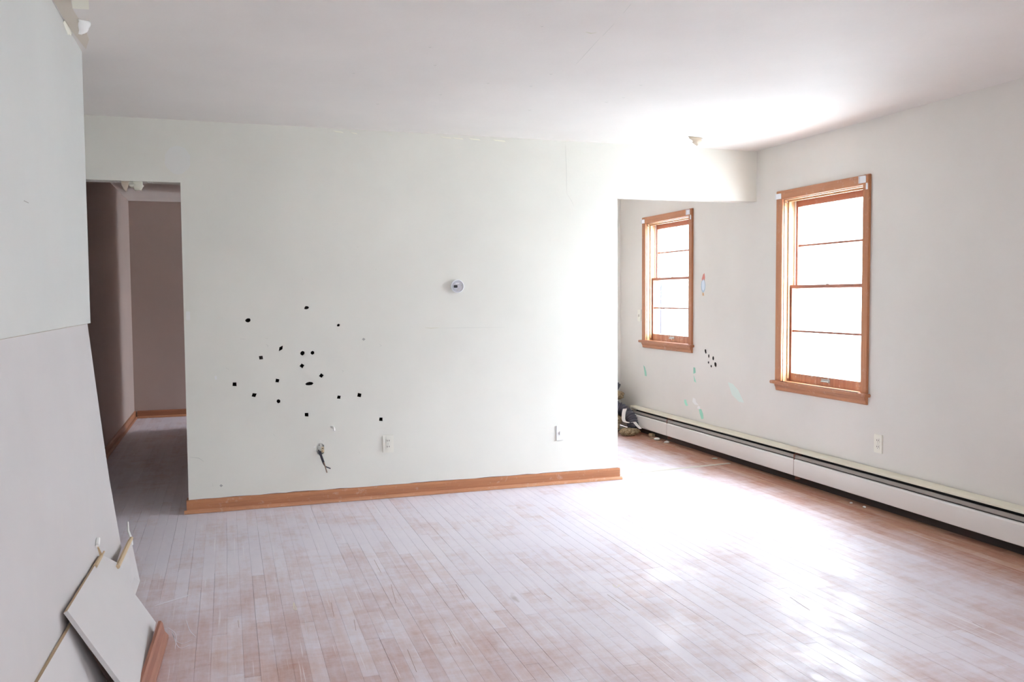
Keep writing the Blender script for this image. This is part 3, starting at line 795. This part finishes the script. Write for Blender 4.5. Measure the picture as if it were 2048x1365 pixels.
for k in range(26):
    u = rr.uniform(XHL + .12, XHL + .60); s = rr.uniform(.006, .018)
    P = [Vector((u + rr.uniform(-s, s), .03 + rr.uniform(-.02, .03), ZH - rr.uniform(0.001, .007))) for _ in range(4)]
    V = [b.verts.new(q) for q in P]
    for f3 in ((0, 1, 2), (0, 1, 3), (1, 2, 3), (0, 2, 3)): b.faces.new([V[q] for q in f3])
o = obj('crumbled_plaster', b, WHITEP, wbk); o['kind'] = 'stuff'
p = at_back(376, 632); thing('paper_scrap', bx(p.x - .012, p.x + .012, -.006, -.0005, p.z - .027, p.z + .027, bev=.002), WHITEP, (p.x, 0, p.z), 'small white scrap stuck to the wall edge beside the hall door', 'paper scrap')
# peeling flap on the ceiling near the far right corner
p = at_z(1391, 274, H); curl('ceiling_flap', (p.x, p.y, H), (1, .1, 0), (0, -.9, -1), .125, .060, .3, BROWNPAPER, 'peeling cream paint flap hanging from the ceiling near the right corner', 'paint flap', taper=.95, seed=31)
b = sheet(blob(p.x, p.y - .0, .062, .09, 12, 0, .25), [], lambda u, v, t: (u, v, H - .001 + t), .0008); obj('bare_patch', b, WHITEP, ceil)
# torn joint tape at the ceiling above the left wall
yc = -2.5
P4 = [at_z(103, -6, H), at_z(140, -6, H), at_z(147, 20, H), at_z(158, 38, H), at_z(172, 62, H), at_z(178, 78, H), at_z(172, 98, H), at_z(150, 70, H), at_z(130, 40, H)]
b = sheet([(max(q.x, XL + .001), q.y) for q in P4], [], lambda u, v, t: (u, v, H - .0015 + t), .0012); obj('bare_joint', b, mat('bare_brown_joint', (.70, .64, .55), .85), ceil)
q = at_z(158, 18, H)
pa, pb, pc, pd = at_z(141, -25, H - .004), at_z(176, -25, H - .004), at_z(178, 18, H - .012), at_z(145, 16, H - .012)
b = new(); top = [pa, pb, pc, pd]; V = [b.verts.new(v) for v in top]; V2 = [b.verts.new(v - Vector((0, 0, .002))) for v in top]
b.faces.new(V); b.faces.new(V2[::-1])
for i in range(4): b.faces.new((V[i], V2[i], V2[(i + 1) % 4], V[(i + 1) % 4]))
thing('ceiling_tape', b, TORN, tuple(pc), 'cream strip of loose joint tape on the ceiling above the left wall', 'joint tape')
q = at_z(168, 40, H); curl('hanging_tape', (q.x, q.y, H), (.9, .5, 0), (.0, .25, -1), .052, .060, .7, WHITEP, 'white curled tape end hanging from the ceiling above the left wall', 'joint tape', taper=.75, seed=41)
q = at_z(138, 58, H - .01); curl('hanging_tape', (XL + .006, q.y, H), (0, 1, 0), (.15, 0, -1), .20, .035, .5, TORN, 'thin cream paper shred along the top edge of the left wall', 'paper shred', taper=.8, seed=43)

# ------------------------------------------------------------------ loose drywall at the foot of the left wall
def ray(px, py): return fwd + rgt * (px - 1024) / FPX - upv * (py - 682.5) / FPX
def hit(px, py, p0, n):
    d = ray(px, py); return CAM + d * ((Vector(p0) - CAM).dot(n) / d.dot(n))
def slab(pts, t, mats=(None,)):
    """flat board from 3D points (front), thickness t towards the wall"""
    pts = [Vector(p) for p in pts]
    n = Vector((0, 0, 0))
    for i in range(len(pts)): n += pts[i].cross(pts[(i + 1) % len(pts)])
    n.normalize()
    if n.x < 0: n = -n
    b = new(); A = [b.verts.new(p) for p in pts]; Bk = [b.verts.new(p - n * t) for p in pts]
    b.faces.new(A); b.faces.new(Bk[::-1])
    for i in range(len(pts)):
        f = b.faces.new((A[i], Bk[i], Bk[(i + 1) % len(pts)], A[(i + 1) % len(pts)])); f.material_index = 1
    return b
n1 = Vector((1, 0, .1)).normalized(); q1 = Vector((XL + .004, -2, 1.238))
def P1(px, py, lift=0.0): return hit(px, py, q1 + n1 * lift, n1)
top0 = Vector((XL + .004, -5.3, 1.238)); top1 = P1(175, 649); top1.z = 1.238; top1.x = XL + .004
pts = [top0, top1, P1(205, 865), P1(219, 960), P1(243, 1096), P1(232, 1130), P1(203, 1113), P1(170, 1164), P1(137, 1222), P1(141, 1241), P1(110, 1298), P1(75, 1366), P1(30, 1440)]
e = pts[-1]; pts += [Vector((e.x, -4.6, e.z + .02)), Vector((q1.x + (1.238 - .5) * .1, -5.3, .5))]
b = slab(pts, .0127)
thing('drywall_sheet', b, [P_SHEET, GYP], (XL + .05, -3, .4), 'large loose drywall sheet leaning out from the lower left wall', 'drywall')
# kicked-out bottom strip A (with its right hand triangle) behind the loose baseboard
a3, h3, f3 = P1(203, 1110, .014), P1(135, 1222, .022), at_z(312, 1246, .035)
nA = (h3 - a3).cross(f3 - a3).normalized()
def PA(px, py): return hit(px, py, a3, nA)
A_pts = [a3, PA(236, 1127), PA(271, 1190), f3, PA(285, 1366), PA(278, 1420), PA(262, 1395), PA(240, 1364), PA(185, 1290), h3]
b = slab(A_pts, .0127)
for f_ in b.faces:                       # the factory edge is still wrapped in paper
    if f_.material_index == 1:
        cc_ = f_.calc_center_median()
        if min((cc_ - PA(188, 1295)).length, (cc_ - PA(162, 1256)).length, (cc_ - PA(212, 1328)).length, (cc_ - PA(251, 1380)).length, (cc_ - PA(220, 1118)).length) < .09: f_.material_index = 0
dp = empty('broken_drywall', (-2.86, -2.3, 0)); tag(dp, 'broken drywall piece kicked out behind the loose baseboard', 'drywall')
obj('drywall_piece', b, [P_SHEET, GYP], dp)
c3 = at_back(262, 1078, -1.34); d3 = at_z(280, 1163, .012); e3 = PA(271, 1190); b3 = PA(234, 1136)
b = slab([b3, c3, d3, e3], .0127); obj('drywall_corner', b, [P_SHEET, GYP], dp)
u3 = at_back(256, 1044, -1.34)
b = tube([b3 + Vector((.004, -.004, .004)), c3 + Vector((.002, -.002, .002))], .0085, 8); obj('torn_core', b, GYP, dp)
b = tube([c3 + Vector((0, 0, -.03)), c3, (c3 + u3) / 2 + Vector((-.006, 0, 0)), u3], lambda t: .007 * (1 - t) + .003, 6); obj('torn_fibre', b, WHITEP, dp)
# tan torn core showing along the break
w1 = P1(203, 1113, .014); w2 = P1(196, 1095, .010); w3 = P1(208, 1104, .02)
b = tube([P1(190, 1134, .016), w1, w2], lambda t: .006 * (1 - t) + .003, 6); tube([w1, w3], .004, 6, b); obj('torn_fibre', b, GYP, dp)
b = tube([P1(195, 1093, .008), P1(196, 1078, .006)], .008, 6); obj('torn_paper_tip', b, WHITEP, dp)
# piece B nearer the camera, lower and farther back
nB = Vector((1, 0, .34)).normalized(); qB = P1(110, 1298, .012)
def PB(px, py): return hit(px, py, qB, nB)
b0 = PB(146, 1245); B_pts = [b0, PB(215, 1364), PB(250, 1425), PB(140, 1540), PB(-20, 1540), PB(75, 1366)]
b = slab(B_pts, .0127); thing('drywall_fragment', b, [P_SHEET, GYP], (-2.9, -3.0, .1), 'triangular drywall fragment tucked under the broken piece at bottom left', 'drywall')
# loose dark baseboard standing in front of the broken sheet
bp0 = at_z(318, 1242, .075); bp1 = at_z(277, 1365, .078)
d = (bp1 - bp0); d.z = 0; dl = d.normalized(); nrm = Vector((-dl.y, dl.x, 0))
if nrm.x < 0: nrm = -nrm
b = new(); prof = [(0, 0), (.034, 0), (.034, .012), (.020, .030), (.016, .070), (.010, .080), (0, .080)]
L0, L1 = bp0, bp0 + dl * 2.6
A = [b.verts.new(Vector((L0.x, L0.y, 0)) + nrm * o_ + dl * (.02 if z_ > .05 else 0) + Vector((0, 0, z_ + .0005))) for o_, z_ in prof]; Bv = [b.verts.new(Vector((L1.x, L1.y, 0)) + nrm * o_ + Vector((0, 0, z_ + .0005))) for o_, z_ in prof]
for i in range(len(prof)): b.faces.new((A[i], A[(i + 1) % len(prof)], Bv[(i + 1) % len(prof)], Bv[i]))
b.faces.new(A); b.faces.new(Bv[::-1])
thing('loose_baseboard', b, WB, (L0.x, L0.y, 0), 'dark red wooden baseboard standing loose before the broken drywall', 'baseboard')

# ------------------------------------------------------------------ transition strip on the floor of the wide opening
b = extrude_profile([(0, .0005), (.035, .0005), (.030, .005), (.005, .005)], 'x', XJ2 + .05, XR - .075)
bmesh.ops.rotate(b, verts=b.verts, cent=(XJ2 + .05, 0, 0), matrix=Matrix.Rotation(math.radians(5), 3, 'Z'))
bmesh.ops.translate(b, verts=b.verts, vec=(0, .115, 0))
thing('transition_strip', b, mat('pale_brass_strip', (.60, .57, .50), .4), (.8, .18, 0), 'thin pale transition strip across the floor of the wide opening', 'floor strip')

def floor_scratch(pts, w, m=None):
    P = catmull([at_z(px, py, 0) for px, py in pts], 5) if len(pts) > 2 else [at_z(px, py, 0) for px, py in pts]; L = []; Rr = []
    for i, p in enumerate(P):
        t = (P[min(i + 1, len(P) - 1)] - P[max(i - 1, 0)]).normalized(); n = Vector((-t.y, t.x, 0)); ww = w * (.3 if i in (0, len(P) - 1) else 1)
        L.append(p + n * ww / 2); Rr.append(p - n * ww / 2)
    b = new()
    A = [[b.verts.new((q.x, q.y, z)) for q in (L[i], Rr[i]) for z in (.0005, .0001)] for i in range(len(P))]
    for i in range(len(P) - 1):
        a, c2 = A[i], A[i + 1]
        for q in ((0, 2), (2, 3), (3, 1), (1, 0)): b.faces.new((a[q[0]], a[q[1]], c2[q[1]], c2[q[0]]))
    b.faces.new((A[0][0], A[0][2], A[0][3], A[0][1])); b.faces.new((A[-1][0], A[-1][2], A[-1][3], A[-1][1]))
    obj('scratch', b, m or SCR, floor)
SCR = mat('chalky_scratch', (.80, .79, .84), .8); DKS = mat('dark_gouge', (.30, .19, .15), .8); GLUE = mat('pale_glue', (.70, .64, .52), .6)
floor_scratch([(308, 1213), (340, 1203), (382, 1190)], .010)
for pts in ([(345, 1268), (352, 1282), (366, 1288), (385, 1280)], [(343, 1262), (358, 1296), (382, 1290)], [(335, 1255), (352, 1270), (350, 1300)], [(372, 1240), (380, 1262), (392, 1275)]): floor_scratch(pts, .0025)
for pts in ([(654, 1175), (662, 1206)], [(704, 1030), (726, 1080)], [(724, 1120), (737, 1168)], [(769, 1040), (778, 1066)], [(610, 1240), (616, 1278)], [(670, 1032), (680, 1063)], [(550, 1190), (552, 1215)]): floor_scratch(pts, .003)
for pts in ([(662, 1206), (668, 1234)], [(815, 1300), (833, 1345)], [(748, 1120), (762, 1146)], [(782, 1170), (792, 1207)], [(708, 1240), (712, 1262)], [(912, 1170), (930, 1200)], [(1088, 1188), (1104, 1199)], [(898, 1262), (912, 1290)],
            [(476, 1242), (478, 1256)], [(1215, 1190), (1260, 1222)], [(1580, 1195), (1620, 1222)], [(1945, 1245), (1965, 1256)]): floor_scratch(pts, .0045, DKS)
for pts in ([(587, 1205), (593, 1220), (588, 1219), (587, 1206)], [(477, 1238), (479, 1250)], [(1225, 1170), (1233, 1176), (1240, 1170)]): floor_scratch(pts, .004, GLUE)

# ------------------------------------------------------------------ duct and rubble pile in the far corner
def hose(path, r, pitch, name, label):
    pts = catmull(path, 30); n = len(pts); L = sum((pts[i + 1] - pts[i]).length for i in range(n - 1))
    b = tube(pts, lambda t: r * (1 + .13 * math.sin(2 * math.pi * t * L / pitch)), 20)
    return thing(name, b, HOSE, tuple(pts[-1]), label, 'duct', 'dark flexible ducts in the far corner', True)
hose([(.86, 2.02, .25), (1.04, 2.08, .275), (1.22, 2.05, .235), (1.29, 1.93, .15), (1.30, 1.87, .055)], .054, .030, 'flexible_duct', 'dark ribbed duct arching down to the floor beside the heater end')
hose([(1.0, 2.22, .43), (1.12, 2.24, .475), (1.22, 2.22, .455), (1.265, 2.17, .41)], .050, .030, 'flexible_duct', 'dark duct end on top of the rubble pile in the far corner')
def lump(name, c, r, m, label, cat, seed, sub=3, amp=.35, group=None):
    b = new(); bmesh.ops.create_icosphere(b, subdivisions=sub, radius=1)
    for v in b.verts:
        q = v.co * 1.7 + Vector((seed * 3.1, seed, 0)); f = 1 + amp * (noise.noise(q) + .5 * noise.noise(q * 3))
        v.co = Vector((c[0] + v.co.x * r[0] * f, c[1] + v.co.y * r[1] * f, max(.001, c[2] + v.co.z * r[2] * f)))
    return thing(name, b, m, tuple(c[:2]) + (max(0, c[2] - r[2]),), label, cat, group, True)
lump('insulation_clump', (1.16, 2.16, .345), (.17, .10, .055), INS, 'tan insulation clump lying between the two dark ducts', 'insulation', 1)
lump('insulation_clump', (1.05, 1.98, .10), (.15, .12, .11), INS, 'brown insulation heap at the far left under the lower duct', 'insulation', 2)
lump('insulation_clump', (1.20, 1.77, .030), (.095, .07, .040), INS, 'tan insulation clump on the floor in front of the lower duct', 'insulation', 3)
lump('rubble_heap', (1.12, 2.24, .17), (.22, .10, .17), INS, 'dark debris heap filling the far corner behind the ducts', 'rubble', 4)
def strip(name, pts, w, m, label, cat, t=.003):
    P = catmull(pts, 6); b = new(); A = []; side = Vector((1, .15, 0)).normalized()
    for i, p in enumerate(P):
        tdir = (P[min(i + 1, len(P) - 1)] - P[max(i - 1, 0)]).normalized(); nn = side.cross(tdir).normalized()
        ww = w * (1 - .3 * i / len(P)) / 2
        A.append([b.verts.new(p + side * ww), b.verts.new(p - side * ww), b.verts.new(p - side * ww + nn * t), b.verts.new(p + side * ww + nn * t)])
    for i in range(len(A) - 1):
        for k in range(4): b.faces.new((A[i][k], A[i][(k + 1) % 4], A[i + 1][(k + 1) % 4], A[i + 1][k]))
    b.faces.new(A[0]); b.faces.new(A[-1][::-1])
    return thing(name, b, m, tuple(P[-1]), label, cat, None)
def at_y(px, py, y): return at_back(px, py, y)
strip('plaster_strip', [at_y(1250, 818, 1.80), at_y(1247.5, 828, 1.79), at_y(1248, 842, 1.78), at_y(1257, 846, 1.76)], .045, WHITEP, 'white torn paper strip standing against the lower duct', 'paper strip')
strip('plaster_strip', [at_y(1265, 845, 1.74), at_y(1269, 845, 1.73), at_y(1275, 852, 1.71), at_y(1281, 858, 1.69)], .040, WHITEP, 'white bent strip with its end on the floor right of the duct', 'paper strip')
for i, (px, py, r, m, lb) in enumerate(((1239, 860, (.06, .05, .022), TORN, 'large cream plaster chunk at the left foot of the rubble pile'),
        (1248, 865, (.035, .03, .010), TORN, 'small cream plaster chip in front of the rubble pile'),
        (1352, 877, (.032, .024, .012), WHITEP, 'left white plaster crumb under the heater panel'),
        (1367.5, 883.5, (.026, .022, .012), WHITEP, 'right white plaster crumb under the heater panel'),
        (1335, 875, (.035, .012, .005), BROWNPAPER, 'flat brown paper shred beside the wooden block near the heater'),
        (1466, 914.5, (.028, .014, .005), PALEG, 'pale green flake by the heater at the end of the transition strip'),
        (1726, 1004, (.009, .009, .006), WHITEP, 'tiny white crumb under the heater left of its twin'),
        (1768, 1011, (.011, .010, .007), WHITEP, 'tiny white crumb under the heater below the outlet'))):
    p = at_z(px, py, .005); lump('plaster_chunk', (min(p.x, XR - .085 if px > 1300 else 9), p.y, r[2] * .8), r, m, lb, 'debris', 10 + i, 2, .3, 'crumbs on the floor along the heater')
p = at_z(1307, 873, 0); b = bx(p.x - .037, p.x + .037, p.y - .025, p.y + .03, .001, .027, bev=.003)
bmesh.ops.rotate(b, verts=b.verts, cent=p, matrix=Matrix.Rotation(.15, 3, 'Z'))
thing('wood_block', b, wood('pale_pine', (.62, .48, .30), (.75, .62, .42), 'x'), (p.x, p.y, 0), 'small pale wooden block on the floor near the far heater seam', 'wood block')
b = new(); rr = random.Random(5)
for k in range(160):
    u = rr.random(); px = 1240 + u * 200; py = 862 + u * 32 + rr.uniform(-6, 5); p = at_z(px, py, 0)
    if p.x > XR - .07: p.x = XR - .07 - rr.random() * .05
    s = rr.uniform(.002, .007); V = [b.verts.new((p.x + rr.uniform(-s, s), p.y + rr.uniform(-s, s) * 2, .0006 + (rr.random() * s if q == 3 else 0))) for q in range(4)]
    for f3_ in ((0, 1, 2), (0, 1, 3), (1, 2, 3), (0, 2, 3)): b.faces.new([V[q] for q in f3_])
tag(thing('floor_grit', b, BROWNPAPER, (1.2, 1.5, 0), 'fine brown grit scattered on the floor along the far heater', 'grit'), kind='stuff')
